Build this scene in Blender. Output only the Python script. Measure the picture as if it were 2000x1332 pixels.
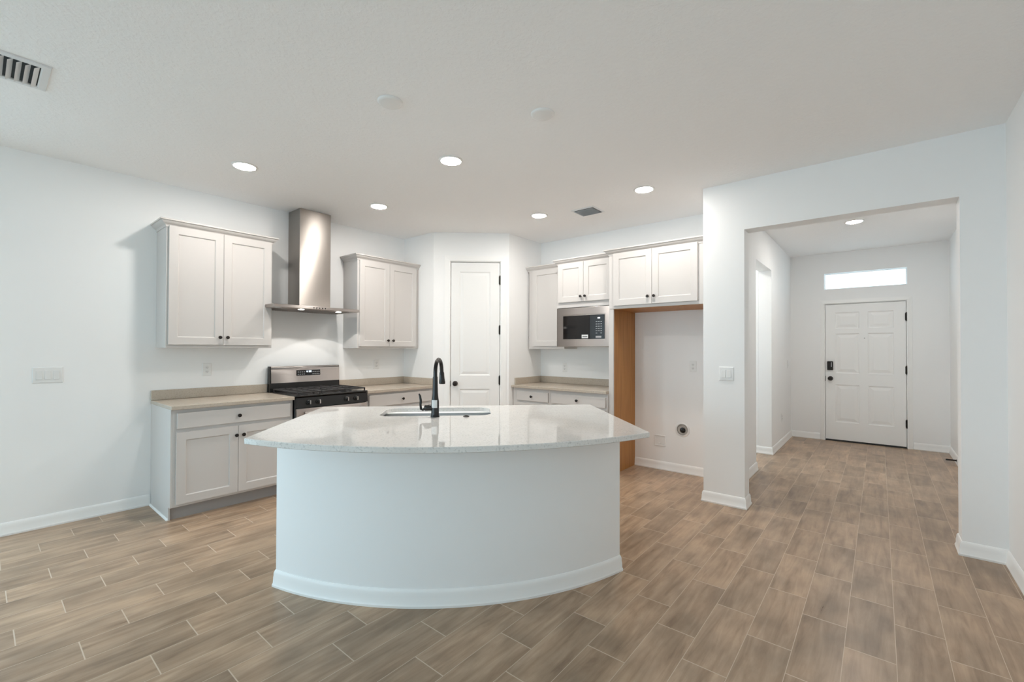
import bpy, bmesh, math, random
from math import sin, cos, pi, radians
from mathutils import Vector, Matrix
for o in list(bpy.data.objects): bpy.data.objects.remove(o)
SC = bpy.context.scene
COL = SC.collection
# ------------------------------------------------------------------ camera
def make_camera():
    yaw, pit, roll = radians(39.5835), radians(0.5839), radians(0.1688)
    fw = Vector((-sin(yaw)*cos(pit), cos(yaw)*cos(pit), sin(pit)))
    r = Vector((cos(yaw), sin(yaw), 0)); u = r.cross(fw)
    r2 = r*cos(roll)+u*sin(roll); u2 = -r*sin(roll)+u*cos(roll)
    cd = bpy.data.cameras.new('camera'); co = bpy.data.objects.new('camera', cd); COL.objects.link(co)
    co.matrix_world = Matrix(((r2.x, u2.x, -fw.x, 4.9278), (r2.y, u2.y, -fw.y, 0), (r2.z, u2.z, -fw.z, 1.3761), (0, 0, 0, 1)))
    cd.sensor_width = 36; cd.sensor_fit = 'HORIZONTAL'; cd.lens = 867.7148/2000*36; cd.shift_y = .00307; cd.clip_start = .05
    SC.camera = co
make_camera()
# ------------------------------------------------------------------ sky, daylight and exposure
W = bpy.data.worlds.new('sky'); SC.world = W; W.use_nodes = True
bg = W.node_tree.nodes['Background']; bg.inputs[0].default_value = (.60, .85, 1.0, 1); bg.inputs[1].default_value = 3.5
SC.view_settings.view_transform = 'Standard'; SC.view_settings.look = 'None'
SC.view_settings.exposure = 0.56; SC.view_settings.gamma = 1; SC.view_settings.use_curve_mapping = False
SC.cycles.max_bounces = 14; SC.cycles.diffuse_bounces = 10; SC.cycles.glossy_bounces = 6; SC.cycles.transparent_max_bounces = 8
SC.cycles.sample_clamp_indirect = 8; SC.cycles.use_denoising = True; SC.cycles.caustics_reflective = False; SC.cycles.caustics_refractive = False
LAMP = 165.0                                     # radiance of a lit downlight
def portal(name, loc, rot, sx, sy):              # tells the renderer where the sky comes in
    l = bpy.data.lights.new(name, 'AREA'); l.shape = 'RECTANGLE'; l.size = sx; l.size_y = sy; l.cycles.is_portal = True
    o = bpy.data.objects.new(name, l); COL.objects.link(o); o.location = loc; o.rotation_euler = rot
portal('daylight_sliding_door', (-.06, -1.5, 1.21), (0, -pi/2, 0), 2.36, 2.66)
portal('daylight_rear_window', (2.6, -4.06, 1.25), (pi/2, 0, 0), 3.5, 2.3)
portal('corridor_fill_portal', (1.04, 5.9, 1.45), (0, -pi/2, 0), 1.85, 1.2)  # serves the added corridor window
portal('daylight_transom', (4.753, 8.40, 2.415), (-pi/2, 0, 0), .97, .24)
# ------------------------------------------------------------------ room measures (metres)
H = 2.845; YB = 5.024; YH = 4.237; YD = 8.291; XP1, YP1 = .600, 3.677; XP2, YP2 = 1.2955, 4.332
XR = 5.564; XC1, XC2 = 3.69, 4.03; XO = 5.35; HOP = 2.415; XHL, XHR = 3.84, 5.655
ZC = .914
# ------------------------------------------------------------------ materials
def mat(name, base=(.8, .8, .8), rough=.5, metal=0., spec=.5, build=None, emit=None, emit_col=None):
    m = bpy.data.materials.new(name); m.use_nodes = True; nt = m.node_tree; b = nt.nodes['Principled BSDF']
    b.inputs['Base Color'].default_value = (*base, 1); b.inputs['Roughness'].default_value = rough
    b.inputs['Metallic'].default_value = metal; b.inputs['Specular IOR Level'].default_value = spec
    if emit: b.inputs['Emission Color'].default_value = (*(emit_col or base), 1); b.inputs['Emission Strength'].default_value = emit
    if build: build(nt, b)
    return m
def N(nt, t, **kw):
    n = nt.nodes.new('ShaderNode'+t)
    for k, v in kw.items():
        if k.startswith('i_'):
            k = k[2:]; n.inputs[int(k) if k.isdigit() else k].default_value = v
        else: setattr(n, k, v)
    return n
def M_(nt, op, a, b=None, c=None):
    n = N(nt, 'Math', operation=op)
    for i, x in enumerate((a, b, c)):
        if x is None: continue
        if isinstance(x, (int, float)): n.inputs[i].default_value = x
        else: nt.links.new(x, n.inputs[i])
    return n.outputs[0]
def ramp(nt, fac, stops):
    n = N(nt, 'ValToRGB'); e = n.color_ramp.elements
    while len(e) < len(stops): e.new(.5)
    for k, (p, c) in enumerate(stops): e[k].position = p; e[k].color = (*c, 1)
    nt.links.new(fac, n.inputs[0]); return n.outputs[0]
def noise_bump(scale, strength, dist=.002, detail=3, rampit=None):
    def f(nt, b):
        g = N(nt, 'NewGeometry'); n = N(nt, 'TexNoise', i_Scale=scale, i_Detail=detail)
        nt.links.new(g.outputs['Position'], n.inputs['Vector']); h = n.outputs[0]
        if rampit: h = ramp(nt, h, [(rampit[0], (0, 0, 0)), (rampit[1], (1, 1, 1))])
        bu = N(nt, 'Bump', i_Strength=strength, i_Distance=dist)
        nt.links.new(h, bu.inputs['Height']); nt.links.new(bu.outputs[0], b.inputs['Normal'])
    return f
def mix(nt, fac, a, b, blend='MIX'):
    n = N(nt, 'Mix', data_type='RGBA', blend_type=blend)
    for s, x in ((n.inputs[0], fac), (n.inputs[6], a), (n.inputs[7], b)):
        if isinstance(x, (int, float)): s.default_value = x
        elif isinstance(x, tuple): s.default_value = (*x, 1)
        else: nt.links.new(x, s)
    return n.outputs[2]
def floor_nodes(nt, b):
    g = N(nt, 'NewGeometry'); s = N(nt, 'SeparateXYZ'); nt.links.new(g.outputs['Position'], s.inputs[0])
    w, L = .1839, .553
    xr = M_(nt, 'DIVIDE', M_(nt, 'SUBTRACT', s.outputs[0], .751), w); row = M_(nt, 'FLOOR', xr); fx = M_(nt, 'SUBTRACT', xr, row)
    yr = M_(nt, 'DIVIDE', M_(nt, 'SUBTRACT', s.outputs[1], M_(nt, 'SUBTRACT', 1.04, M_(nt, 'MULTIPLY', row, .1813))), L)
    ti = M_(nt, 'FLOOR', yr); fy = M_(nt, 'SUBTRACT', yr, ti)
    dx = M_(nt, 'MULTIPLY', M_(nt, 'MINIMUM', fx, M_(nt, 'SUBTRACT', 1, fx)), w)
    dy = M_(nt, 'MULTIPLY', M_(nt, 'MINIMUM', fy, M_(nt, 'SUBTRACT', 1, fy)), L)
    gx = M_(nt, 'LESS_THAN', dx, .0013); gy = M_(nt, 'LESS_THAN', dy, .0024)
    gr = M_(nt, 'MAXIMUM', gx, gy)
    cv = N(nt, 'CombineXYZ'); nt.links.new(row, cv.inputs[0]); nt.links.new(ti, cv.inputs[1])
    wn = N(nt, 'TexWhiteNoise', noise_dimensions='2D'); nt.links.new(cv.outputs[0], wn.inputs['Vector'])
    # wood grain printed on each tile, shifted tile by tile
    mp = N(nt, 'CombineXYZ')
    nt.links.new(M_(nt, 'MULTIPLY', s.outputs[0], 22), mp.inputs[0])
    nt.links.new(M_(nt, 'ADD', M_(nt, 'MULTIPLY', s.outputs[1], 2.2), M_(nt, 'MULTIPLY', wn.outputs[0], 37)), mp.inputs[1])
    nt.links.new(M_(nt, 'MULTIPLY', wn.outputs[0], 11), mp.inputs[2])
    n1 = N(nt, 'TexNoise', i_Scale=1., i_Detail=6, i_Roughness=.62, i_Distortion=.6); nt.links.new(mp.outputs[0], n1.inputs['Vector'])
    mp2 = N(nt, 'CombineXYZ')
    nt.links.new(M_(nt, 'MULTIPLY', s.outputs[0], 6), mp2.inputs[0]); nt.links.new(M_(nt, 'ADD', M_(nt, 'MULTIPLY', s.outputs[1], 3), M_(nt, 'MULTIPLY', wn.outputs[0], 91)), mp2.inputs[1])
    n2 = N(nt, 'TexNoise', i_Scale=1., i_Detail=3, i_Roughness=.5); nt.links.new(mp2.outputs[0], n2.inputs['Vector'])
    c = ramp(nt, n1.outputs[0], [(.25, (.24, .16, .104)), (.45, (.37, .26, .175)), (.6, (.44, .32, .222)), (.8, (.54, .405, .292))])
    c = mix(nt, .75, c, ramp(nt, n2.outputs[0], [(.3, (.62, .61, .60)), (.7, (1.22, 1.2, 1.18))]), 'MULTIPLY')
    c = mix(nt, .8, c, ramp(nt, wn.outputs[0], [(0, (.84, .83, .82)), (1, (1.14, 1.13, 1.12))]), 'MULTIPLY')
    c = mix(nt, gr, c, (.60, .49, .385))
    nt.links.new(c, b.inputs['Base Color'])
    nt.links.new(M_(nt, 'ADD', M_(nt, 'MULTIPLY', gr, .3), M_(nt, 'MULTIPLY_ADD', n1.outputs[0], .2, .22)), b.inputs['Roughness'])
    bu = N(nt, 'Bump', i_Strength=.25, i_Distance=.002)
    nt.links.new(M_(nt, 'SUBTRACT', M_(nt, 'MULTIPLY', n1.outputs[0], .3), gr), bu.inputs['Height']); nt.links.new(bu.outputs[0], b.inputs['Normal'])
def quartz_nodes(base, dark, light, amt):
    def f(nt, b):
        g = N(nt, 'NewGeometry')
        n1 = N(nt, 'TexNoise', i_Scale=95, i_Detail=2, i_Roughness=.6); nt.links.new(g.outputs['Position'], n1.inputs['Vector'])
        n2 = N(nt, 'TexNoise', i_Scale=14, i_Detail=4); nt.links.new(g.outputs['Position'], n2.inputs['Vector'])
        v = N(nt, 'TexVoronoi', i_Scale=160); nt.links.new(g.outputs['Position'], v.inputs['Vector'])
        c = ramp(nt, n1.outputs[0], [(.34, dark), (.43, base), (.62, base), (.72, light)])
        c = mix(nt, amt, (*base,), c)
        c = mix(nt, .12, c, ramp(nt, n2.outputs[0], [(.35, tuple(x*.86 for x in base)), (.65, light)]))
        c = mix(nt, M_(nt, 'MULTIPLY', M_(nt, 'LESS_THAN', v.outputs['Distance'], .16), .3*amt), c, dark)
        nt.links.new(c, b.inputs['Base Color'])
    return f
def wood_nodes(nt, b):
    g = N(nt, 'NewGeometry'); s = N(nt, 'Mapping'); s.inputs['Scale'].default_value = (9, 9, .7); nt.links.new(g.outputs['Position'], s.inputs['Vector'])
    n = N(nt, 'TexNoise', i_Scale=3., i_Detail=6, i_Roughness=.6); nt.links.new(s.outputs[0], n.inputs['Vector'])
    nt.links.new(ramp(nt, n.outputs[0], [(.3, (.36, .16, .042)), (.5, (.44, .20, .056)), (.7, (.49, .235, .07))]), b.inputs['Base Color'])
def brushed(sc):
    def f(nt, b):
        g = N(nt, 'TexCoord'); s = N(nt, 'Mapping'); s.inputs['Scale'].default_value = sc; nt.links.new(g.outputs['Object'], s.inputs['Vector'])
        n = N(nt, 'TexNoise', i_Scale=1., i_Detail=4); nt.links.new(s.outputs[0], n.inputs['Vector'])
        nt.links.new(M_(nt, 'MULTIPLY_ADD', n.outputs[0], .08, .43), b.inputs['Roughness'])
        b.inputs['Anisotropic'].default_value = 1.0; b.inputs['Anisotropic Rotation'].default_value = .25
    return f
MAT = dict(
    wall=mat('wall_paint', (.89, .895, .895), .62, spec=.3, build=noise_bump(160, .06)),
    ceil=mat('ceiling_paint', (.92, .92, .92), .8, spec=.2, build=noise_bump(48, .3, .003, 3, (.42, .62))),
    trim=mat('trim_paint', (.90, .90, .89), .38),
    door=mat('door_paint', (.84, .84, .83), .4),
    cab=mat('cabinet_paint', (.61, .585, .565), .42, build=noise_bump(300, .02)),
    wood=mat('maple_veneer', (.42, .2, .07), .5, build=wood_nodes),
    qw=mat('white_quartz', (.8, .78, .76), .035, build=quartz_nodes((.74, .725, .70), (.40, .40, .39), (.86, .85, .83), .55)),
    qb=mat('beige_quartz', (.6, .52, .43), .22, build=quartz_nodes((.49, .425, .35), (.31, .26, .205), (.60, .54, .465), .5)),
    floor=mat('wood_look_tile', rough=.4, spec=.4, build=floor_nodes),
    ss=mat('brushed_stainless', (.50, .465, .445), .3, 1, build=brushed((1, 1, 110))),
    sv=mat('brushed_stainless_upright', (.50, .465, .43), .26, 1, build=brushed((1.5, 1.5, 160))),
    black=mat('black_enamel', (.012, .011, .011), .25),
    iron=mat('cast_iron', (.028, .026, .027), .55),
    glass=mat('black_glass', (.006, .005, .005), .06),
    bmet=mat('black_stainless', (.045, .043, .042), .22, .85),
    bronze=mat('oil_rubbed_bronze', (.022, .017, .014), .38, .5),
    plastic=mat('white_plastic', (.82, .82, .81), .35),
    ivory=mat('matte_white_plastic', (.78, .78, .77), .5),
    dark=mat('dark_void', (.03, .032, .034), .8),
    grille=mat('vent_enamel', (.74, .75, .76), .45),
    lamp=mat('lit_diffuser', (1, .95, .89), .4, emit=LAMP, emit_col=(1, .95, .895)),
    hoodlamp=mat('lit_hood_lens', (1, .95, .9), .4, emit=9., emit_col=(1, .95, .88)),
    led=mat('display_digits', (.9, .95, 1), .4, emit=1.2, emit_col=(.85, .93, 1)),
    pale_patch=mat('pale_matte', (.72, .73, .73), .6),
    ink=mat('printed_ink', (.40, .40, .41), .5),
    sink=mat('satin_sink_steel', (.15, .146, .14), .36, 1),
    entry=mat('door_paint_brightened', (.90, .90, .89), .4),  # door white lightened in its colour to make up for the dim hall
    rubber=mat('black_rubber', (.02, .02, .02), .6),
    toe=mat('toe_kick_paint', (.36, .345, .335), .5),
    conc=mat('concrete_slab', (.55, .54, .52), .8, build=noise_bump(40, .2)),
)
def pane_nodes():
    m = bpy.data.materials.new('window_glass'); m.use_nodes = True; nt = m.node_tree; nt.nodes.clear()
    out = N(nt, 'OutputMaterial'); t = N(nt, 'BsdfTransparent'); gl = N(nt, 'BsdfGlossy', i_Roughness=.02); mx = N(nt, 'MixShader', i_0=.06)
    nt.links.new(t.outputs[0], mx.inputs[1]); nt.links.new(gl.outputs[0], mx.inputs[2]); nt.links.new(mx.outputs[0], out.inputs[0]); return m
MAT['pane'] = pane_nodes()
# ------------------------------------------------------------------ mesh builder
class MB:
    def __init__(s): s.bm = bmesh.new()
    def box(s, x0, x1, y0, y1, z0, z1, bev=0, seg=1):
        vs = [s.bm.verts.new((x, y, z)) for x in (x0, x1) for y in (y0, y1) for z in (z0, z1)]
        fs = [s.bm.faces.new([vs[i] for i in q]) for q in ((0, 1, 3, 2), (4, 6, 7, 5), (0, 4, 5, 1), (2, 3, 7, 6), (0, 2, 6, 4), (1, 5, 7, 3))]
        if bev:
            es = {e for f in fs for e in f.edges}
            bmesh.ops.bevel(s.bm, geom=list(es), offset=bev, segments=seg, affect='EDGES', profile=.5)
        return s
    def prism(s, poly, z0, z1):
        a = [s.bm.verts.new((x, y, z0)) for x, y in poly]; b = [s.bm.verts.new((x, y, z1)) for x, y in poly]; n = len(poly)
        s.bm.faces.new(a[::-1]); s.bm.faces.new(b)
        for i in range(n): s.bm.faces.new((a[i], a[(i+1) % n], b[(i+1) % n], b[i]))
        return s
    def rings(s, rings, close=True, caps=(True, True)):    # rings: lists of 3-D points of equal length
        R = [[s.bm.verts.new(p) for p in r] for r in rings]; n = len(R[0])
        for a, b in zip(R, R[1:]):
            for i in range(n if close else n-1): s.bm.faces.new((a[i], a[(i+1) % n], b[(i+1) % n], b[i]))
        if caps[0]: s.bm.faces.new(R[0][::-1])
        if caps[1]: s.bm.faces.new(R[-1])
        return s
    def lathe(s, prof, c=(0, 0, 0), axis='Z', n=24, caps=(True, True)):     # prof: (radius, height along axis)
        rs = []
        for r, h in prof:
            ring = []
            for k in range(n):
                a = 2*pi*k/n; p = (r*cos(a), r*sin(a), h)
                if axis == 'Y': p = (p[0], h, p[1])
                if axis == '-Y': p = (p[0], -h, p[1])
                if axis == '-Z': p = (p[0], p[1], -h)
                if axis == 'X': p = (h, p[0], p[1])
                ring.append((c[0]+p[0], c[1]+p[1], c[2]+p[2]))
            rs.append(ring)
        return s.rings(rs, caps=caps)
    def tube(s, pts, rad, n=12):
        pts = [Vector(p) for p in pts]; rs = []; up = Vector((0, 0, 1)); prev = None
        for i, p in enumerate(pts):
            t = (pts[min(i+1, len(pts)-1)]-pts[max(i-1, 0)]).normalized()
            a = prev if prev is not None else (up if abs(t.z) < .9 else Vector((1, 0, 0)))
            x = (a-t*a.dot(t)).normalized(); y = t.cross(x); prev = x
            r = rad[i] if isinstance(rad, (list, tuple)) else rad
            rs.append([p+x*r*cos(2*pi*k/n)+y*r*sin(2*pi*k/n) for k in range(n)])
        return s.rings(rs)
    def sweep(s, path, prof, closed=False, caps=True):     # path: XY points; prof: (offset to the right of travel, z) outline, closed
        P = [Vector((x, y)) for x, y in path]; n = len(P); rs = []
        for i, p in enumerate(P):
            d0 = (P[i]-P[i-1]) if i or closed else (P[1]-P[0]); d1 = (P[(i+1) % n]-P[i]) if i < n-1 or closed else (P[-1]-P[-2])
            n0 = Vector((d0.y, -d0.x)).normalized(); n1 = Vector((d1.y, -d1.x)).normalized()
            m = n0+n1; m = m/m.dot(n0) if m.length > 1e-6 else n0
            rs.append([(p.x+m.x*o, p.y+m.y*o, z) for o, z in prof])
        if closed: rs.append(rs[0])
        return s.rings(rs, caps=(caps and not closed,)*2)
    def face(s, pts): s.bm.faces.new([s.bm.verts.new(p) for p in pts]); return s
    def panelled(s, x0, x1, z0, z1, yf, th, panels, ringspec):
        # a slab whose front (towards -Y, at y=yf) has shaped panels; ringspec: (inset, depth behind the front)
        xs = sorted({x0, x1, *[p[0] for p in panels], *[p[1] for p in panels]}); zs = sorted({z0, z1, *[p[2] for p in panels], *[p[3] for p in panels]})
        for a, b in zip(xs, xs[1:]):
            for c, d in zip(zs, zs[1:]):
                mx, mz = (a+b)/2, (c+d)/2
                if any(p[0] < mx < p[1] and p[2] < mz < p[3] for p in panels): continue
                s.face([(a, yf, c), (b, yf, c), (b, yf, d), (a, yf, d)])
        for p in panels:
            R = [[(p[0]+i, yf+d, p[2]+i), (p[1]-i, yf+d, p[2]+i), (p[1]-i, yf+d, p[3]-i), (p[0]+i, yf+d, p[3]-i)] for i, d in [(0, 0)]+list(ringspec)]
            s.rings(R, caps=(False, True))
        e = .0025; yb = yf+th
        s.face([(x0, yb, z0), (x0, yb, z1), (x1, yb, z1), (x1, yb, z0)])
        s.face([(x0, yf, z0), (x0, yf, z1), (x0, yb, z1), (x0, yb, z0)]); s.face([(x1, yf, z0), (x1, yb, z0), (x1, yb, z1), (x1, yf, z1)])
        s.face([(x0, yf, z0), (x0, yb, z0), (x1, yb, z0), (x1, yf, z0)]); s.face([(x0, yf, z1), (x1, yf, z1), (x1, yb, z1), (x0, yb, z1)])
        bmesh.ops.remove_doubles(s.bm, verts=s.bm.verts[:], dist=1e-5)
        return s
    def build(s, name, material, parent=None, smooth=None, label=None):
        bmesh.ops.recalc_face_normals(s.bm, faces=s.bm.faces[:])
        me = bpy.data.meshes.new(name); s.bm.to_mesh(me); s.bm.free(); me.materials.append(MAT[material] if isinstance(material, str) else material)
        if smooth:
            for p in me.polygons: p.use_smooth = True
            me.set_sharp_from_angle(angle=radians(smooth))
        o = bpy.data.objects.new(name, me); COL.objects.link(o)
        if parent: o.parent = parent
        if label: o['label'] = label
        return o
def tag(o, label, cat, group=None, kind=None):
    o['label'] = label; o['category'] = cat
    if group: o['group'] = group
    if kind: o['kind'] = kind
    return o
def thing(name, label, cat, loc, rz=0, group=None, kind=None):
    o = bpy.data.objects.new(name, None); COL.objects.link(o); o.location = loc; o.rotation_euler = (0, 0, rz); o.empty_display_size = .1
    return tag(o, label, cat, group, kind)
def struct(name, mb, m, parent=None, smooth=None):
    o = mb.build(name, m, parent, smooth); o['kind'] = 'structure'; return o
def copy_tree(o, parent=None):
    c = o.copy(); COL.objects.link(c)
    if parent: c.parent = parent
    for ch in list(o.children): copy_tree(ch, c)
    return c
RL = pi/2                                         # turns a unit built facing -Y so that it faces the room from the wall x=0
DIAG = math.atan2(YP2-YP1, XP2-XP1); LD = math.hypot(XP2-XP1, YP2-YP1)
# ------------------------------------------------------------------ setting
struct('floor', MB().box(-.2, 6.0, -4.3, 8.6, -.12, 0), 'floor')
struct('ceiling', MB().box(-.2, 6.0, -4.3, 8.6, H, H+.15), 'ceil')
struct('wall_left', MB().box(-.16, 0, -4.3, -2.85, 0, H).box(-.16, 0, -2.85, -.15, 2.4, H).box(-.16, 0, -.15, 5.2, 0, H), 'wall')
struct('wall_back', MB().box(0, XHL-.002, YB, YB+.13, 0, H), 'wall')
nx, ny = sin(DIAG), -cos(DIAG)
def dg(u, back=0): return (XP1+u*cos(DIAG)-nx*back, YP1+u*sin(DIAG)-ny*back)
DU0, DU1, DZ = .222, .836, 2.468
m = MB().prism([(.001, YP1), (XP1, YP1), dg(DU0-.012), dg(DU0-.012, .11), (.001, YP1+.12)], 0, H)
m.prism([dg(DU1+.012), (XP2, YP2), (XP2, YB-.001), (XP2-.11, YB-.001), dg(DU1+.012, .11)], 0, H)
m.prism([dg(DU0-.012), dg(DU1+.012), dg(DU1+.012, .11), dg(DU0-.012, .11)], DZ+.012, H)
struct('wall_pantry', m, 'wall')
TH = .165
m = MB().prism([(XC1, YH), (XC2, YH), (XC2, YH+TH), (XHL-.001, YH+TH), (XHL-.001, YB-.001), (XC1, YB-.001)], 0, H)
m.box(XC2, XO, YH, YH+TH, HOP, H).box(XO, XR, YH, YH+TH, 0, H)
struct('wall_header', m, 'wall')
JN, JF = 5.70, 6.65
struct('wall_hall_left', MB().box(XC1, XHL, YB+.131, JN, 0, H).box(XC1, XHL, JN, JF, HOP, H).box(XC1, XHL, JF, YD, 0, H), 'wall')
struct('wall_corridor', MB().box(1.2, XC1-.001, JF, JF+.12, 0, H).box(1.08, 1.2, YB+.131, JF+.12, 0, .5).box(1.08, 1.2, YB+.131, JF+.12, 2.4, H).box(1.08, 1.2, YB+.131, 5.3, .5, 2.4).box(1.08, 1.2, 6.5, JF+.12, .5, 2.4), 'wall')
struct('wall_hall_right', MB().box(XHR, XHR+.13, YH+TH+.001, YD, 0, H), 'wall')
struct('wall_right', MB().box(XR, XR+.13, -4.3, YH+TH, 0, H), 'wall')
EX0, EX1, EZ = 4.293, 5.217, 2.06
TX0, TX1, TZ0, TZ1 = 4.281, 5.229, 2.294, 2.533
struct('wall_entry', MB().box(1.0, EX0-.012, YD, YD+.14, 0, H).box(EX1+.012, 5.9, YD, YD+.14, 0, H).box(EX0-.012, EX1+.012, YD, YD+.14, EZ+.012, TZ0).box(EX0-.012, EX1+.012, YD, YD+.14, TZ1, H), 'wall')
struct('wall_rear', MB().box(0, .85, -4.16, -4, 0, H).box(4.35, XR, -4.16, -4, 0, H).box(.85, 4.35, -4.16, -4, 2.4, H).box(.85, 4.35, -4.16, -4, 0, .1), 'wall')
struct('patio_ground', MB().box(-7, -.21, -9, 9, -.2, -.06).box(-.2, 9, -9, -4.31, -.2, -.06).box(-.2, 9, 8.61, 14, -.2, -.06), 'conc')
# windows
def window(name, label, loc, rz, w, z0, z1, mull, fw=.05):
    t = thing(name, label, 'window', loc, rz, kind='structure')
    m = MB()
    for x in (0, w-fw): m.box(x, x+fw, .05, .10, z0, z1)
    m.box(fw, w-fw, .05, .10, z1-fw, z1).box(fw, w-fw, .05, .10, z0, z0+fw)
    for x in mull: m.box(x-fw/2, x+fw/2, .055, .095, z0+fw, z1-fw)
    m.build('window_frame', 'trim', t)
    xs = [fw]+[v for q in mull for v in (q-fw/2, q+fw/2)]+[w-fw]
    for a, b in zip(xs[::2], xs[1::2]): MB().box(a, b, .072, .078, z0+fw, z1-fw).build('glass_pane', 'pane', t)
    return t
window('window_1', 'bright transom window above the white front door', (TX0, YD, 0), 0, TX1-TX0, TZ0, TZ1, [], .012)
window('window_2', 'tall sliding glass door in the blank white wall past the switch plate', (0, -2.85, 0), RL, 2.7, .0, 2.4, [1.35])
window('window_3', 'wide window in the rear wall facing the kitchen', (4.35, -4, 0), pi, 3.5, .1, 2.4, [1.17, 2.33])
window('corridor_fill_window', 'added unseen window brightening the side corridor and entry hall', (1.2, 5.3, 0), RL, 1.2, .5, 2.4, [])  # unseen window added so that daylight spills into the corridor and hall
# baseboards
BP = [(0, 0), (.018, 0), (.019, .012), (.014, .022), (.0125, .055), (.011, .062), (.0105, .078), (.006, .089), (.003, .094), (0, .095)]
def base(name, *paths):
    m = MB()
    for p in paths: m.sweep(p, BP)
    struct(name, m, 'trim', smooth=25)
base('baseboard_left', [(0, -.15), (0, .992)])
base('baseboard_niche', [(2.682, YB), (XC1, YB), (XC1, YH), (XC2, YH), (XC2, YH+TH), (XHL, YH+TH), (XHL, JN), (XC1, JN)])
base('baseboard_hall_left', [(1.2, JF), (XHL, JF), (XHL, YD), (EX0-.073, YD)])
base('baseboard_hall_right', [(EX1+.073, YD), (XHR, YD), (XHR, YH+TH), (XO, YH+TH), (XO, YH), (XR, YH), (XR, -4)])
base('baseboard_pantry', [dg(DU1+.09), (XP2, YP2), (XP2, 4.44)], [(.66, YP1+.05), dg(DU0-.09)])
# ------------------------------------------------------------------ doors
RAISED = [(.010, .007), (.016, .009), (.045, .003), (.048, .0022)]
def casing(t, x0, x1, z1, w, outer_l=None):
    m = MB()
    pr = [(0, .0), (0, -.012), (.008, -.017), (w*.62, -.012), (w, -.009), (w, 0)]
    # inner edge runs round the opening: profile offset grows away from it
    P = [(x0, 0), (x0, z1), (x1, z1), (x1, 0)]
    rs = []
    for i, (x, z) in enumerate(P):
        dxs = -1 if i < 2 else 1; dz = 1 if i in (1, 2) else 0
        rs.append([(x+dxs*o, y, z+dz*o) for o, y in pr])
    m.rings(rs)
    m.box(x0, x0+.006, 0, .11, 0, z1).box(x1-.006, x1, 0, .11, 0, z1).box(x0+.006, x1-.006, 0, .11, z1-.006, z1)
    m.box(x0+.006, x0+.018, .045, .10, 0, z1-.006).box(x1-.018, x1-.006, .045, .10, 0, z1-.006).box(x0+.018, x1-.018, .045, .10, z1-.018, z1-.006)
    return m.build('door_casing', 'trim', t)
def hinge(t, x, z, y=-.004):
    m = MB().lathe([(.0075, z-.05), (.0075, z+.05)], (x, y, 0), n=10).box(x-.012, x, y, y+.006, z-.05, z+.05)
    m.lathe([(.004, z+.05), (.009, z+.052), (.004, z+.062)], (x, y, 0), n=10).lathe([(.004, z-.062), (.009, z-.052), (.004, z-.05)], (x, y, 0), n=10)
    return m.build('hinge', 'bronze', t, 40)
def door_knob(t, x, z, y=0):
    m = MB().lathe([(.001, 0), (.033, .001), (.033, .006), (.028, .010), (.012, .012), (.011, .032), (.020, .038), (.028, .048), (.0295, .058), (.026, .068), (.015, .074), (.001, .075)], (x, y, z), '-Y', 24)
    return m.build('door_knob', 'bronze', t, 40)
t = thing('door_1', 'tall white two-panel pantry door with black knob in the angled corner wall', 'door', (XP1, YP1, 0), DIAG, kind='structure')
casing(t, DU0-.011, DU1+.011, DZ+.011, .072)
leaf = MB().panelled(DU0, DU1, .012, DZ-.003, .003, .035, [(DU0+.105, DU1-.12, 1.035, DZ-.118), (DU0+.105, DU1-.12, .25, .865)], RAISED).build('door_leaf', 'door', t)
k = door_knob(leaf, .277, .935, .003)
MB().box(DU0-.006, DU0-.0005, -.004, .004, .90, .97).build('strike_plate', 'bronze', t)
for z in (2.245, 1.613, .975): hinge(t, DU1+.002, z)
t = thing('door_2', 'white six-panel front door with black keypad lock at the end of the hall', 'door', (0, YD, 0), 0, kind='structure')
casing(t, EX0-.011, EX1+.011, EZ+.011, .055)
P6 = []
for a, b in ((4.415, 4.702), (4.80, 5.087)):
    for c, d in ((1.69, 1.935), (1.022, 1.617), (.285, .85)): P6.append((a, b, c, d))
leaf = MB().panelled(EX0, EX1, .022, EZ-.003, .003, .045, P6, [(.008, .008), (.022, .010), (.058, .003), (.062, .002)]).build('door_leaf', 'entry', t)
m = MB().lathe([(.001, 0), (.034, .001), (.034, .007), (.028, .011), (.012, .013), (.011, .032), (.021, .038), (.029, .05), (.0295, .06), (.025, .07), (.001, .074)], (4.353, .003, .939), '-Y', 24)
m.build('door_knob', 'bronze', leaf, 40)
kp = MB().box(4.315, 4.388, -.028, .003, 1.066, 1.20, .007, 2).build('keypad_lock', 'bronze', leaf)
MB().box(4.363, 4.373, -.030, -.028, 1.115, 1.185).build('lock_light_strip', 'ink', kp)
MB().box(EX0-.006, EX0-.0005, -.004, .004, .90, .975).build('strike_plate', 'bronze', t)
MB().lathe([(.001, 0), (.008, .001), (.008, .004), (.001, .005)], (4.762, .003, 1.545), '-Y', 12).build('peephole', 'ink', leaf)
for z in (1.84, 1.092, .34): hinge(t, EX1+.002, z)
MB().box(EX0-.002, EX1+.002, -.012, .10, .0, .012).build('threshold', 'rubber', t)
MB().box(EX0+.002, EX1-.002, .008, .045, .0125, .0215).build('door_sweep', 'rubber', leaf)
t = thing('door_stop', 'small dark spring door stop on the baseboard beside the front door', 'door stop', (XHR-.0125, 7.56, .042), 0)
MB().tube([(-.07*k/48, .006*cos(k*1.57), .006*sin(k*1.57)) for k in range(49)], .0035, 6).build('spring', 'bronze', t, 40)
MB().lathe([(.001, -.098), (.009, -.096), (.010, -.075), (.006, -.068)], (0, 0, 0), 'X', 12).build('rubber_tip', 'rubber', t, 40)
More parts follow.
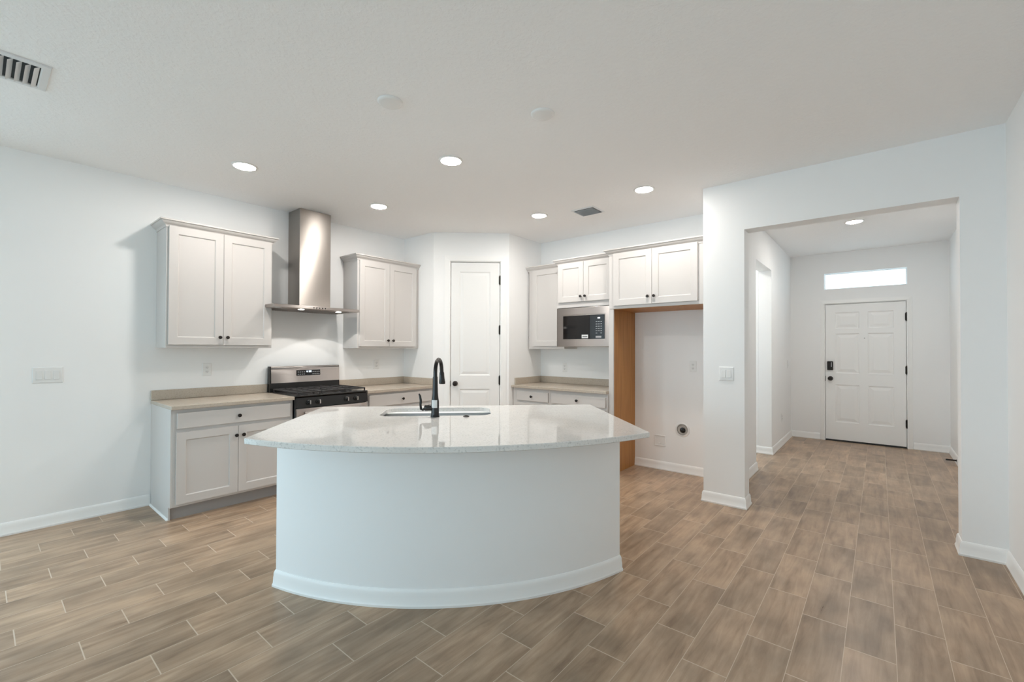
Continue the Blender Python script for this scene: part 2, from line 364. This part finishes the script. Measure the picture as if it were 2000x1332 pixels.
MB().lathe([(.012, -.006), (.012, .0)], (0, 0, 0), 'X', 12).build('mounting_cap', 'bronze', t, 40)
# ------------------------------------------------------------------ cabinets (unit frame: x along the wall, -y out of the wall)
SHAKER = [(.003, .0015), (.007, .0085), (.009, .009)]
def knob(door, x, z, y):
    return MB().lathe([(.001, 0), (.008, .0005), (.007, .004), (.005, .008), (.006, .013), (.0135, .018), (.0155, .023), (.014, .028), (.001, .031)], (x, y, z), '-Y', 20).build('knob', 'bronze', door, 40)
def cab_door(t, x0, x1, z0, z1, y, kx=None, kz=None, rail=.062):
    d = MB().panelled(x0, x1, z0, z1, y-.02, .0195, [(x0+rail, x1-rail, z0+rail, z1-rail)], SHAKER).build('door', 'cab', t)
    if kx is not None: knob(d, kx, kz, y-.02)
    return d
def cab_drawer(t, x0, x1, z0, z1, y, kx=None):
    d = MB().box(x0, x1, y-.02, y-.0005, z0, z1, .004, 2).build('drawer', 'cab', t)
    knob(d, kx if kx is not None else (x0+x1)/2, (z0+z1)/2, y-.02); return d
CROWN = [(-.004, -.016), (.005, -.016), (.006, -.004), (.011, .004), (.024, .012), (.035, .024), (.040, .034), (.048, .036), (.048, .048), (-.004, .048)]
def crown(t, path, z):
    return MB().sweep(path, [(o, z+h) for o, h in CROWN]).build('crown_moulding', 'cab', t, 20)
CG = 'greige wall cabinets'; BG = 'greige base cabinets'
ZT = 2.417
def wall_cab(label, loc, rz, w, d, z0, doors, kz=1.47, fill=0, crown_path=None, wood=False):
    t = thing('wall_cabinet', label, 'cabinet', loc, rz, CG)
    MB().box(0, w, -d, -.001, z0, ZT, .0015).build('carcass', 'cab', t)
    for x0, x1, a, b, kx in doors: cab_door(t, x0, x1, a, b, -d, kx, kz)
    crown(t, crown_path, ZT-.004)
    if wood: MB().box(.002, w-.002, -d+.02, -.003, z0-.004, z0-.0002).build('underside', 'wood', t)
    return t
# over the counter on the wall x=0 ; local x = world Y
d = .305
wall_cab('greige two-door wall cabinet beside the bare wall, just before the range hood', (0, 1.02, 0), RL, .846, d, 1.374,
         [(.016, .420, 1.403, 2.408, .392), (.423, .832, 1.403, 2.408, .452)], crown_path=[(0, 0), (0, -d), (.846, -d), (.846, 0)])
wall_cab('greige two-door wall cabinet between the range hood and the pantry corner', (0, 2.797, 0), RL, .878, d, 1.374,
         [(.022, .425, 1.398, 2.397, .398), (.428, .832, 1.398, 2.397, .471)], crown_path=[(0, 0), (0, -d), (.878, -d)])
# on the back wall ; local x = world X
wall_cab('greige single-door wall cabinet tucked beside the pantry wall and the microwave', (1.32, YB, 0), 0, .558, .305, 1.374,
         [(.072, .525, 1.41, 2.403, None)], crown_path=[(-.022, -.305), (.558, -.305)])
t = thing('wall_cabinet', 'greige short two-door wall cabinet above the built-in microwave', 'cabinet', (1.88, YB, 0), 0, CG)
m = MB().box(0, .758, -.46, -.001, 1.872, ZT, .0015).box(0, .018, -.46, -.001, 1.403, 1.871).box(.740, .758, -.46, -.001, 1.403, 1.871).box(.019, .739, -.46, -.001, 1.403, 1.411)
m.build('carcass', 'cab', t)
cab_door(t, .020, .371, 1.937, 2.405, -.46, .343, 1.995); cab_door(t, .375, .738, 1.937, 2.405, -.46, .403, 1.995)
crown(t, [(0, 0), (0, -.46), (.757, -.46)], ZT-.004)
d = YB-4.44
t = wall_cab('greige deep two-door wall cabinet over the empty refrigerator niche', (2.64, YB, 0), 0, XC1-2.64-.002, d, 1.812,
         [(.058, .489, 1.845, 2.412, .452), (.493, .942, 1.845, 2.412, .518)], kz=1.921, crown_path=[(0, 0), (0, -d), (XC1-2.64-.002, -d)], wood=True)
t = thing('refrigerator_side_panel', 'tall brown maple panel standing beside the empty refrigerator niche', 'cabinet panel', (2.64, YB, 0))
MB().box(0, .04, -d+.02, -.001, 0, 1.807).build('panel_board', 'wood', t)
MB().box(-.002, .052, -d-.002, -d+.0195, 0, 1.809, .001).build('front_stile', 'cab', t, label='painted greige front edge')
MB().box(-.002, -.0002, -d+.02, -.001, 0, 1.807).build('painted_side', 'cab', t)
def base_cab(label, loc, rz, w, d, fronts, end=None, doors=()):
    t = thing('base_cabinet', label, 'cabinet', loc, rz, BG)
    MB().box(0, w, -d, -.001, .105, ZC-.032, .0015).build('carcass', 'cab', t)
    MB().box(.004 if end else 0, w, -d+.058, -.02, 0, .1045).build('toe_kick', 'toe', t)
    if end:
        MB().box(-.012, -.0003, -d+.045, -.019, 0, .105).box(-.012, -.0003, -d, -.001, .105, ZC-.032).build('end_panel', 'cab', t)
    for x0, x1, a, b in fronts: cab_drawer(t, x0, x1, a, b, -d)
    for x0, x1, a, b, kx, kz in doors: cab_door(t, x0, x1, a, b, -d, kx, kz)
    return t
t = base_cab('greige base cabinet with one drawer over two doors, at the bare wall end', (0, 1.005, 0), RL, .935, .61,
         [(.026, .908, .727, .854)], True, [(.022, .463, .128, .700, .445, .621), (.466, .908, .128, .700, .501, .621)])
MB().sweep([(.0, -.02), (-.0125, -.02), (-.0125, -.566), (.935, -.554)][1:3], [(0, 0), (.012, 0), (.010, .008), (.004, .013), (0, .014)]).build('shoe_moulding', 'trim', t, 25, 'white shoe moulding')
base_cab('greige base cabinet between the gas range and the pantry wall', (0, 2.725, 0), RL, .950, .61,
         [(.030, .905, .727, .857)], None, [(.030, .466, .128, .700, .440, .621), (.469, .905, .128, .700, .497, .621)])
base_cab('narrow greige base cabinet beside the pantry, below the microwave counter', (1.302, YB, 0), 0, .577, .61,
         [(.070, .553, .727, .843)], None, [(.070, .553, .128, .700, .51, .621)])
base_cab('wide greige base cabinet beside the brown refrigerator panel', (1.88, YB, 0), 0, .757, .61,
         [(.027, .738, .727, .843)], None, [(.027, .380, .128, .700, .352, .621), (.384, .738, .128, .700, .411, .621)])
# ------------------------------------------------------------------ perimeter worktops
def worktop(label, loc, rz, w, d, splashes, x0=0):
    t = thing('countertop', label, 'countertop', loc, rz, 'beige quartz worktops')
    MB().box(x0, w, -d, -.001, ZC-.031, ZC, .003, 2).build('slab', 'qb', t)
    for nm, b in splashes: MB().box(*b, ZC+.0005, ZC+.086, .002).build(nm, 'qb', t)
    return t
worktop('beige quartz countertop on the cabinet at the bare wall end', (0, .988, 0), RL, .954, .648, [('backsplash', (0, .954, -.020, -.001))])
worktop('beige quartz countertop between the gas range and the pantry wall', (0, 2.722, 0), RL, .954, .648,
        [('backsplash', (0, .954, -.020, -.001)), ('side_splash', (.934, .9535, -.60, -.0205))])
worktop('beige quartz countertop below the built-in microwave', (XP2+.001, YB, 0), 0, 2.638-XP2-.003, .648,
        [('backsplash', (0, 2.638-XP2-.003, -.020, -.001)), ('side_splash', (0, .019, -.58, -.0205))])
# ------------------------------------------------------------------ gas range
t = thing('gas_range', 'stainless gas range with black cooktop under the range hood', 'range', (0, 1.948, 0), RL)
w = .766
MB().box(0, w, -.635, -.02, .10, .905, .003).build('body', 'black', t)
MB().box(.02, w-.02, -.60, -.06, 0, .0995).build('base', 'black', t)
MB().box(.003, w-.003, -.655, -.6355, .055, .215, .004).build('storage_drawer', 'ss', t)
od = MB().box(.003, w-.003, -.665, -.6355, .223, .795, .005, 2).build('oven_door', 'ss', t)
MB().box(.11, w-.11, -.6665, -.6652, .33, .62).build('oven_window', 'glass', od)
m = MB().tube([(.06, -.712, .755), (w-.06, -.712, .755)], .011, 12)
for x in (.09, w-.09): m.box(x-.010, x+.010, -.712, -.665, .745, .765)
m.build('oven_handle', 'ss', od, 40)
cp = MB().prism([(0, 0), (1, 0), (1, 1), (0, 1)], 0, 1); cp.bm.clear()
cp.rings([[(x, -.668, .803), (x, -.655, .898), (x, -.62, .905), (x, -.62, .803)] for x in (.001, w-.001)]).build('control_panel', 'black', t)
for x in (.122, .219, .519, .625):
    kb = MB().lathe([(.024, 0), (.024, .006), (.019, .009), (.0175, .030), (.015, .033), (.001, .034)], (x, -.662, .852), '-Y', 20).build('burner_knob', 'black', t, 40)
    MB().box(x-.004, x+.004, -.703, -.688, .834, .872, .001).build('knob_grip', 'ss', kb)
MB().box(0, w, -.66, -.085, .906, .922, .004, 2).build('cooktop', 'black', t)
for x, y, r in ((.17, -.24, .045), (.17, -.50, .05), (.383, -.37, .05), (.596, -.24, .04), (.596, -.50, .055)):
    b = MB().lathe([(r+.012, .922), (r+.010, .928), (r, .930), (r, .936), (r-.004, .939), (.001, .940)], (x, y, 0), n=24).build('burner', 'iron', t, 40)
for gx0, gx1 in ((.018, .255), (.262, .504), (.511, w-.018)):
    m = MB(); y0, y1, z0, z1 = -.645, -.105, .943, .955
    for x in (gx0, gx1-.012): m.box(x, x+.012, y0, y1, z0, z1, .002)
    for y in (y0, y1-.012, (y0+y1)/2-.006): m.box(gx0+.012, gx1-.012, y, y+.012, z0, z1, .002)
    xc = (gx0+gx1)/2; m.box(xc-.006, xc+.006, y0+.012, y1-.012, z0+.001, z1+.001, .002)
    for y in (y0+.13, y1-.14): m.box(gx0+.012, gx1-.012, y, y+.010, z0+.001, z1+.001, .002)
    for x in (gx0+.001, gx1-.012):
        for y in (y0+.001, y1-.013): m.box(x, x+.011, y, y+.011, .9225, z0)
    m.build('grate', 'iron', t)
MB().rings([[(x, -.075, .922), (x, -.060, 1.182), (x, -.012, 1.182), (x, -.012, .5)] for x in (.0, w)]).build('backguard', 'black', t)
MB().rings([[(x, -.0745, 1.008), (x, -.0665, 1.176), (x, -.0640, 1.181), (x, -.0600, 1.181), (x, -.0700, 1.008)] for x in (.012, w-.001)]).build('backguard_panel', 'ss', t)
ds = MB().rings([[(x, -.0735, 1.078), (x, -.0710, 1.136), (x, -.066, 1.136), (x, -.067, 1.078)] for x in (.272, .536)]).build('display', 'glass', t)
random.seed(4)
m = MB()
for i in range(4):                               # clock digits and touch pads
    pass
for dx, segs in ((0, 'bc'), (.016, 'abged'), (.036, 'abcdef'), (.052, 'abcdef')):
    x = .372+dx; z = 1.112
    S = dict(a=(0, .009, .014, .0155), d=(0, .009, -.0005, .001), g=(0, .009, .0068, .0083), b=(.0075, .009, .008, .0155), c=(.0075, .009, -.0005, .0075), f=(0, .0015, .008, .0155), e=(0, .0015, -.0005, .0075))
    for q in segs: a = S[q]; m.box(x+a[0], x+a[1], -.0750, -.0722, z+a[2], z+a[3])
m.build('clock_digits', 'led', ds)
for r in range(2):
    for x in (.283, .305, .327, .349, .447, .469, .491, .513):
        MB().box(x, x+.014, -.0752, -.0722, 1.088+.024*r, 1.096+.024*r).build('touch_pad', 'ink', ds)
# ------------------------------------------------------------------ range hood
t = thing('range_hood', 'stainless steel chimney range hood on the wall above the gas range', 'range hood', (0, 1.797, 1.767), RL)
MB().box(.357, .697, -.265, -.001, .034, H-1.767-.002, .002).build('chimney', 'sv', t)
w = .915
cn = MB().box(0, w, -.50, -.001, .004, .034, .003).build('canopy', 'ss', t)
MB().box(.355, .699, -.267, -.001, .034, .055, .001).build('chimney_collar', 'ss', t)
for x0, x1 in ((.10, .45), (.465, .815)):
    m = MB().box(x0, x1, -.44, -.08, -.001, .0035)
    for k in range(14): m.box(x0+.012+k*(x1-x0-.03)/13, x0+.018+k*(x1-x0-.03)/13, -.43, -.09, -.004, -.001)
    m.build('grease_filter', 'ss', t)
for x in (.305, .705):
    MB().lathe([(.028, .0035), (.028, -.0045), (.001, -.005)], (x, -.42, 0), n=20).build('hood_light', 'hoodlamp', t, label='small lit hood lamp')
    sd = bpy.data.lights.new('hood_spot', 'SPOT'); sd.energy = 3.4; sd.color = (1, .96, .90); sd.spot_size = radians(116); sd.spot_blend = .06; sd.shadow_soft_size = .01
    so = bpy.data.objects.new('hood_spot', sd); COL.objects.link(so); so.parent = t; so.location = (x, -.42, -.018)
m = MB()
for k in range(5): m.lathe([(.006, 0), (.006, .002), (.001, .0022)], (w/2-.06+.03*k, -.50, .019), '-Y', 12)
m.build('control_buttons', 'bmet', t)
# ------------------------------------------------------------------ microwave
t = thing('microwave', 'built-in stainless microwave with black glass below the short wall cabinet', 'microwave', (1.88, YB, 1.402), 0)
MB().box(.022, .736, -.43, -.02, .010, .45).build('body', 'black', t)
X0, X1, Z0, Z1 = .002, .752, .001, .464; a0, a1, b0, b1 = .094, .651, .090, .368
yf = -.482; m = MB()
fr = lambda i, y: [(X0+i, y, Z0+i), (X1-i, y, Z0+i), (X1-i, y, Z1-i), (X0+i, y, Z1-i)]
ir = lambda i, y: [(a0-i, y, b0-i), (a1+i, y, b0-i), (a1+i, y, b1+i), (a0-i, y, b1+i)]
m.rings([fr(0, -.462), fr(0, yf+.004), fr(.004, yf), ir(.012, yf), ir(.008, yf+.003), ir(.0005, yf+.003), ir(.0005, -.462), fr(0, -.462)], caps=(False, False)).build('trim_frame', 'ss', t)
gl = MB().box(a0, a1, yf+.001, -.4635, b0, b1, .002).build('door', 'glass', t)
MB().box(.465, a1-.002, yf-.001, yf+.0008, b0+.002, b1-.002).build('control_panel', 'black', t)
MB().box(.10, .455, yf-.0005, yf+.0009, b0+.03, b1-.03).build('door_window', 'glass', gl)
MB().box(.355, .440, yf-.0018, yf-.0006, b0+.008, b0+.05).build('pale_patch', 'pale_patch', gl, label='pale rectangle on the microwave glass')  # small pale rectangle low on the door glass
m = MB(); m.box(.365, .43, yf-.0026, yf-.0019, b0+.022, b0+.030); m.build('patch_line', 'black', gl)
MB().box(.565, .595, yf-.003, yf-.0012, b1-.045, b1-.030).build('clock_display', 'led', t)
for r in range(6):
    for c in range(3):
        if r == 5 and c == 1: continue
        MB().box(.540+.030*c, .560+.030*c, yf-.002, yf-.0012, b1-.085-.026*r, b1-.079-.026*r).build('keypad_button', 'ink', t)
MB().box(.540, .612, yf-.003, yf-.0012, b0+.012, b0+.034, .002).build('door_release', 'ink', t)
# ------------------------------------------------------------------ island (unit frame: x along the island, y away from the room's open side)
IL = pi/4
isl = lambda e1, e2: (e1*cos(IL)-e2*sin(IL), e1*sin(IL)+e2*cos(IL))
def arc(x0, x1, yend, ymid, n=40):
    c = (x1-x0)/2; s = yend-ymid; R = (c*c+s*s)/(2*s); cy = ymid+R; a = math.asin(c/R)
    return [((x0+x1)/2+R*sin(-a+2*a*k/n), cy-R*cos(-a+2*a*k/n)) for k in range(n+1)]
OX, OY = 3.41, -.45                              # local origin on the floor
ox, oy = isl(OX, OY)
loc = lambda pts: [(x-OX, y-OY) for x, y in pts]
t = thing('kitchen_island', 'curved white painted island base standing in the middle of the kitchen', 'kitchen island', (ox, oy, 0), IL)
fa = loc(arc(2.372, 4.418, -.782, -1.078))
bk = .06-OY
outer = fa+[(fa[-1][0], bk), (fa[0][0], bk)]
def offset(poly, d):                             # inward for a counter-clockwise outline
    P = [Vector(p) for p in poly]; n = len(P); out = []
    for i in range(n):
        d0 = P[i]-P[i-1]; d1 = P[(i+1) % n]-P[i]
        n0 = Vector((-d0.y, d0.x)).normalized(); n1 = Vector((-d1.y, d1.x)).normalized(); m = n0+n1; m = m/m.dot(n0)
        out.append((P[i].x+m.x*d, P[i].y+m.y*d))
    return out
inner = offset(outer, .11)
z3 = lambda P, z: [(x, y, z) for x, y in P]
MB().rings([z3(inner, 0), z3(outer, 0), z3(outer, ZC-.0305), z3(inner, ZC-.0305), z3(inner, 0)], caps=(False, False)).build('curved_wall', 'wall', t, 30)
MB().sweep([(fa[0][0], bk)]+fa+[(fa[-1][0], bk)], BP).build('baseboard', 'trim', t, 25, 'white baseboard')
SX0, SX1, SY0, SY1 = 2.86-OX, 3.635-OX, -.392-OY, .03-OY
def rrect(x0, x1, y0, y1, r, n=8):
    P = []
    for cx, cy, a0 in ((x1-r, y0+r, -pi/2), (x1-r, y1-r, 0), (x0+r, y1-r, pi/2), (x0+r, y0+r, pi)):
        P += [(cx+r*cos(a0+pi/2*k/n), cy+r*sin(a0+pi/2*k/n)) for k in range(n+1)]
    return P
top_ = loc(arc(2.338, 4.482, -1.09, -1.377)); bt = .14-OY
co = [(x, y) for x, y in top_]+[(top_[-1][0], bt), (top_[0][0], bt)]
def slab_with_hole(o, h, z0, z1, e=.003):
    m = MB(); bm = m.bm
    L = [[bm.verts.new(p) for p in z3(*q)] for q in ((offset(o, e), z1), (o, z1-e), (o, z0+e), (offset(o, e), z0))]
    G = [[bm.verts.new(p) for p in z3(*q)] for q in ((offset(h, -e), z1), (h, z1-e), (h, z0+.001), (offset(h, -.0005), z0))]
    for S in (L, G):
        for a, b in zip(S, S[1:]):
            n = len(a)
            for i in range(n): bm.faces.new((a[i], a[(i+1) % n], b[(i+1) % n], b[i]))
    for k in (0, 3):
        es = [bm.edges.get((S[k][i], S[k][(i+1) % len(S[k])])) for S in (L, G) for i in range(len(S[k]))]
        bmesh.ops.triangle_fill(bm, edges=es, use_beauty=True)
    return m
hole = rrect(SX0, SX1, SY0, SY1, .09)
ct = slab_with_hole(co, hole, ZC-.03, ZC).build('island_countertop', 'qw', None)
ct.location = (ox, oy, 0); ct.rotation_euler = (0, 0, IL)
tag(ct, 'polished white quartz countertop with a curved edge on the island', 'countertop')
t = thing('kitchen_sink', 'stainless undermount sink set into the white island countertop', 'sink', (ox, oy, 0), IL)
g = offset(hole, -.008)
zt = ZC-.0305
MB().rings([z3(offset(hole, -.03), zt), z3(g, zt), z3(offset(g, .004), zt-.03), z3(offset(g, .008), zt-.17), z3(offset(g, .03), zt-.20), z3(offset(g, .10), zt-.205), z3(offset(g, .10), zt-.208), z3(offset(g, .029), zt-.203), z3(offset(g, .005), zt-.172), z3(g, zt-.03), z3(offset(hole, -.03), zt-.003)], caps=(False, False)).face(z3(offset(g, .10), zt-.2055)).build('basin', 'sink', t, 35)
MB().lathe([(.055, zt-.2045), (.055, zt-.2025), (.046, zt-.203), (.042, zt-.2045), (.001, zt-.2045)], ((SX0+SX1)/2, (SY0+SY1)/2+.05, 0), n=28, caps=(False, True)).build('drain', 'sv', t, 40)
# faucet
fx, fy = 3.252-OX, -.437-OY
q = isl(3.252, -.437)
t = thing('kitchen_faucet', 'tall black pull-down faucet on the island countertop behind the sink', 'faucet', (q[0], q[1], ZC), IL)
MB().lathe([(.030, .0005), (.030, .004), (.0275, .008), (.0265, .03), (.026, .105), (.022, .125), (.0185, .16), (.0165, .25), (.016, .27)], n=24).build('body', 'bmet', t, 40)
sp = [(0, 0, .265)]
for k in range(13):
    a = pi*k/12*.97; sp.append((.032*(1-cos(a))/2*2*.5, .085-.085*cos(a), .300+.085*sin(a)))
ex = sp[-1]
sp += [(ex[0]+.001, ex[1], ex[2]-.02)]
MB().tube(sp, .0135, 14).build('spout', 'bmet', t, 40)
hx, hy, hz = sp[-1]
MB().tube([(hx, hy, hz+.006), (hx, hy, hz-.002), (hx+.001, hy, hz-.035), (hx+.003, hy+.002, hz-.070), (hx+.003, hy+.002, hz-.080)], [.014, .017, .0185, .0225, .021], 18).build('spray_head', 'bmet', t, 40)
h = MB().tube([(-.018, 0, .062), (-.028, 0, .062), (-.066, 0, .060), (-.072, 0, .060)], [.017, .021, .020, .016], 16).build('handle', 'bmet', t, 40)
MB().tube([(-.066, 0, .060), (-.083, 0, .046), (-.094, 0, .052), (-.098, 0, .08), (-.096, 0, .11), (-.102, 0, .142), (-.108, 0, .156)], [.008, .0075, .0075, .008, .0085, .007, .005], 10).build('lever', 'bmet', h, 40)
m = MB(); bm = m.bm
rs = [[(.0267*cos(a)*1.0, .0267*sin(a), z) for a in [radians(215+9*k) for k in range(11)]] for z in (.062, .115)]
m.rings(rs, close=False, caps=(False, False))
me_s = m.build('paper_tag', 'pale_patch', t, 40, 'pale paper tag round the faucet body')
q = isl(3.462, -.452)
t = thing('sink_air_switch', 'small dark round button on the island countertop beside the faucet', 'button', (q[0], q[1], ZC), IL)
MB().lathe([(.021, .0005), (.021, .004), (.018, .006), (.013, .0065)], n=24).build('escutcheon', 'bmet', t, 40)
MB().lathe([(.012, .006), (.012, .009), (.010, .0105), (.001, .011)], n=20).build('push_button', 'bmet', t, 40)
# ------------------------------------------------------------------ ceiling fittings
def ceiling_light():
    t = thing('recessed_light', '', 'ceiling light', (0, 0, H), 0, 'recessed ceiling lights')
    MB().lathe([(.074, .0), (.074, .007), (.080, .010), (.090, .007), (.095, .0005)], n=40, axis='-Z', caps=(False, False)).build('trim_ring', 'plastic', t, 40)
    MB().lathe([(.0738, .002), (.0735, .0075), (.066, .011), (.045, .0125), (.001, .013)], n=32, axis='-Z', caps=(False, True)).build('diffuser', 'lamp', t, 60, 'glowing lamp lens')
    return t
cl = ceiling_light()
for i, (x, y, lab) in enumerate((
        (.985, 1.375, 'lit recessed ceiling light in front of the wall cabinet beside the bare wall'),
        (2.357, 2.355, 'lit recessed ceiling light above the island, between the blank cover plates and the pantry'),
        (.952, 2.645, 'lit recessed ceiling light directly in front of the range hood chimney'),
        (2.049, 3.943, 'lit recessed ceiling light next to the small ceiling vent, in front of the microwave'),
        (3.269, 3.902, 'lit recessed ceiling light in front of the refrigerator niche, beside the square column'),
        (4.712, 6.403, 'lit recessed ceiling light in the entry hall before the front door'),
        (3.10, 5.95, 'lit recessed ceiling light in the side corridor off the entry hall'))):
    o = cl if i == 0 else copy_tree(cl)
    o.location = (x, y, H); o['label'] = lab
def cover():
    o = MB().lathe([(.073, .0005), (.073, .006), (.068, .012), (.055, .015), (.001, .0165)], n=36, axis='-Z').build('ceiling_cover_plate', 'plastic', None, 50)
    return o
cv = cover()
for i, (x, y, lab) in enumerate(((2.69, 1.562, 'blank round white ceiling cover plate, the one closer to the big louvred vent'),
                                 (3.312, 2.247, 'blank round white ceiling cover plate, the one closer to the entry hall opening'))):
    o = cv if i == 0 else cv.copy()
    if i: COL.objects.link(o)
    o.location = (x, y, H); tag(o, lab, 'cover plate', 'blank ceiling cover plates')
def vent(label, x0, x1, y0, y1, border, n, along, tilt, sw, name='ceiling_vent'):
    w, h = x1-x0, y1-y0
    t = thing(name, label, 'vent', ((x0+x1)/2, (y0+y1)/2, H), 0, 'ceiling vents')
    a, b = w/2, h/2
    O = lambda i, z: [(-a+i, -b+i, z), (a-i, -b+i, z), (a-i, b-i, z), (-a+i, b-i, z)]
    MB().rings([O(0, -.0005), O(.004, -.008), O(border-.006, -.010), O(border, -.006), O(border, -.0005)], caps=(False, False)).build('frame', 'grille', t)
    MB().box(-a+border-.002, a-border+.002, -b+border-.002, b-border+.002, -.0009, -.0003).build('duct_opening', 'dark', t)
    for k in range(n):
        if along == 'x':
            c = -b+border+(k+.5)*(h-2*border)/n; u, v = cos(tilt)*sw/2, sin(tilt)*sw/2
            L, R = -a+border+.001, a-border-.001
            MB().rings([[(x, c-u, -.013-v), (x, c+u, -.013+v), (x, c+u, -.0115+v), (x, c-u, -.0115-v)] for x in (L, R)]).build('slat', 'grille', t)
        else:
            c = -a+border+(k+.5)*(w-2*border)/n; u, v = cos(tilt)*sw/2, sin(tilt)*sw/2
            L, R = -b+border+.001, b-border-.001
            MB().rings([[(c-u, y, -.013-v), (c+u, y, -.013+v), (c+u, y, -.0115+v), (c-u, y, -.0115-v)] for y in (L, R)]).build('slat', 'grille', t)
    return t
vent('big louvred white ceiling vent above the bare wall side of the room', 1.255, 1.590, -.14, .247, .038, 10, 'x', radians(38), .026)
vent('small grey ceiling vent in front of the microwave wall', 2.405, 2.675, 4.025, 4.275, .022, 10, 'x', radians(47), .014)
# ------------------------------------------------------------------ switches and outlets (unit frame: centre of plate, facing -y)
def plate(mb, w, h): return mb.rings([[(x*w/2*s, y, z*h/2*s2) for x, z in ((-1, -1), (1, -1), (1, 1), (-1, 1))] for y, s, s2 in ((-.0005, 1, 1), (-.003, 1, 1), (-.006, 1-.006/w*1.6, 1-.006/h*1.6))])
def switch(label, loc, rz, gangs):
    w = .074+.046*(gangs-1)
    t = thing('light_switch', label, 'light switch', loc, rz, 'white rocker switch plates')
    plate(MB(), w, .122).build('cover_plate', 'plastic', t)
    for g in range(gangs):
        x = (g-(gangs-1)/2)*.046
        MB().rings([[(x-.0165, -.0062, -.033), (x+.0165, -.0062, -.033), (x+.0165, -.0062, .033), (x-.0165, -.0062, .033)],
                    [(x-.0155, -.0120, -.032), (x+.0155, -.0120, -.032), (x+.0155, -.0075, .032), (x-.0155, -.0075, .032)]]).build('rocker', 'ivory', t)
    return t
def outlet(label, loc, rz):
    t = thing('wall_outlet', label, 'outlet', loc, rz, 'white duplex wall outlets')
    plate(MB(), .074, .120).build('cover_plate', 'plastic', t)
    for s in (-1, 1):
        r = MB().lathe([(.0165, .0062), (.0165, .0085), (.001, .0088)], (0, 0, s*.0195), '-Y', 20).build('receptacle', 'ivory', t)
        m = MB().box(-.0075, -.0052, -.0096, -.0086, s*.0195-.002, s*.0195+.006).box(.0052, .0075, -.0096, -.0086, s*.0195-.002, s*.0195+.006).box(-.002, .002, -.0096, -.0086, s*.0195-.0095, s*.0195-.006)
        m.build('slots', 'dark', r)
    return t
switch('white triple rocker switch plate on the bare wall', (0, .361, 1.163), RL, 3)
switch('white double rocker switch plate on the square column', (3.885, YH, 1.160), 0, 2)
switch('small white switch plate on the hall wall near the front door', (XHL, 7.95, 1.15), RL, 1)
outlet('white duplex outlet above the counter beside the bare wall end', (0, 1.408, 1.17), RL)
outlet('white duplex outlet above the counter between the range and the pantry', (0, 3.255, 1.172), RL)
outlet('white duplex outlet above the counter under the microwave', (1.692, YB, 1.13), 0)
outlet('white duplex outlet on the refrigerator niche wall', (3.353, YB, 1.186), 0)
outlet('white duplex outlet low on the hall wall near the front door', (XHL, 7.40, .40), RL)
t = thing('ice_maker_water_box', 'white recessed water box low on the refrigerator niche wall', 'water box', (2.982, YB, .328), 0)
m = MB(); O = lambda w, h, y: [(-w/2, y, -h/2), (w/2, y, -h/2), (w/2, y, h/2), (-w/2, y, h/2)]
m.rings([O(.135, .125, -.0005), O(.135, .125, -.005), O(.128, .118, -.007), O(.108, .098, -.006), O(.106, .096, -.002)], caps=(False, True)).build('frame', 'plastic', t)
MB().box(-.012, .012, -.012, -.0025, -.04, -.028).build('valve', 'ivory', t)
t = thing('round_wall_vent', 'round metal pipe collar in a white ring on the refrigerator niche wall', 'wall vent', (3.237, YB, .482), 0)
MB().lathe([(.082, .0005), (.080, .006), (.064, .010), (.058, .006)], (0, 0, 0), '-Y', 36, caps=(False, False)).build('ring', 'plastic', t, 40)
MB().lathe([(.0578, .0005), (.0578, .012), (.0545, .012), (.053, .003), (.001, .002)], (0, 0, 0), '-Y', 32, caps=(False, True)).build('metal_collar', 'sv', t, 40)
m = MB()
m.lathe([(.030, .003), (.030, .010), (.024, .013), (.001, .013)], (.004, 0, -.006), '-Y', 20); m.box(-.004, .030, -.017, -.0135, -.010, -.002)
m.build('valve', 'bmet', t, 40)
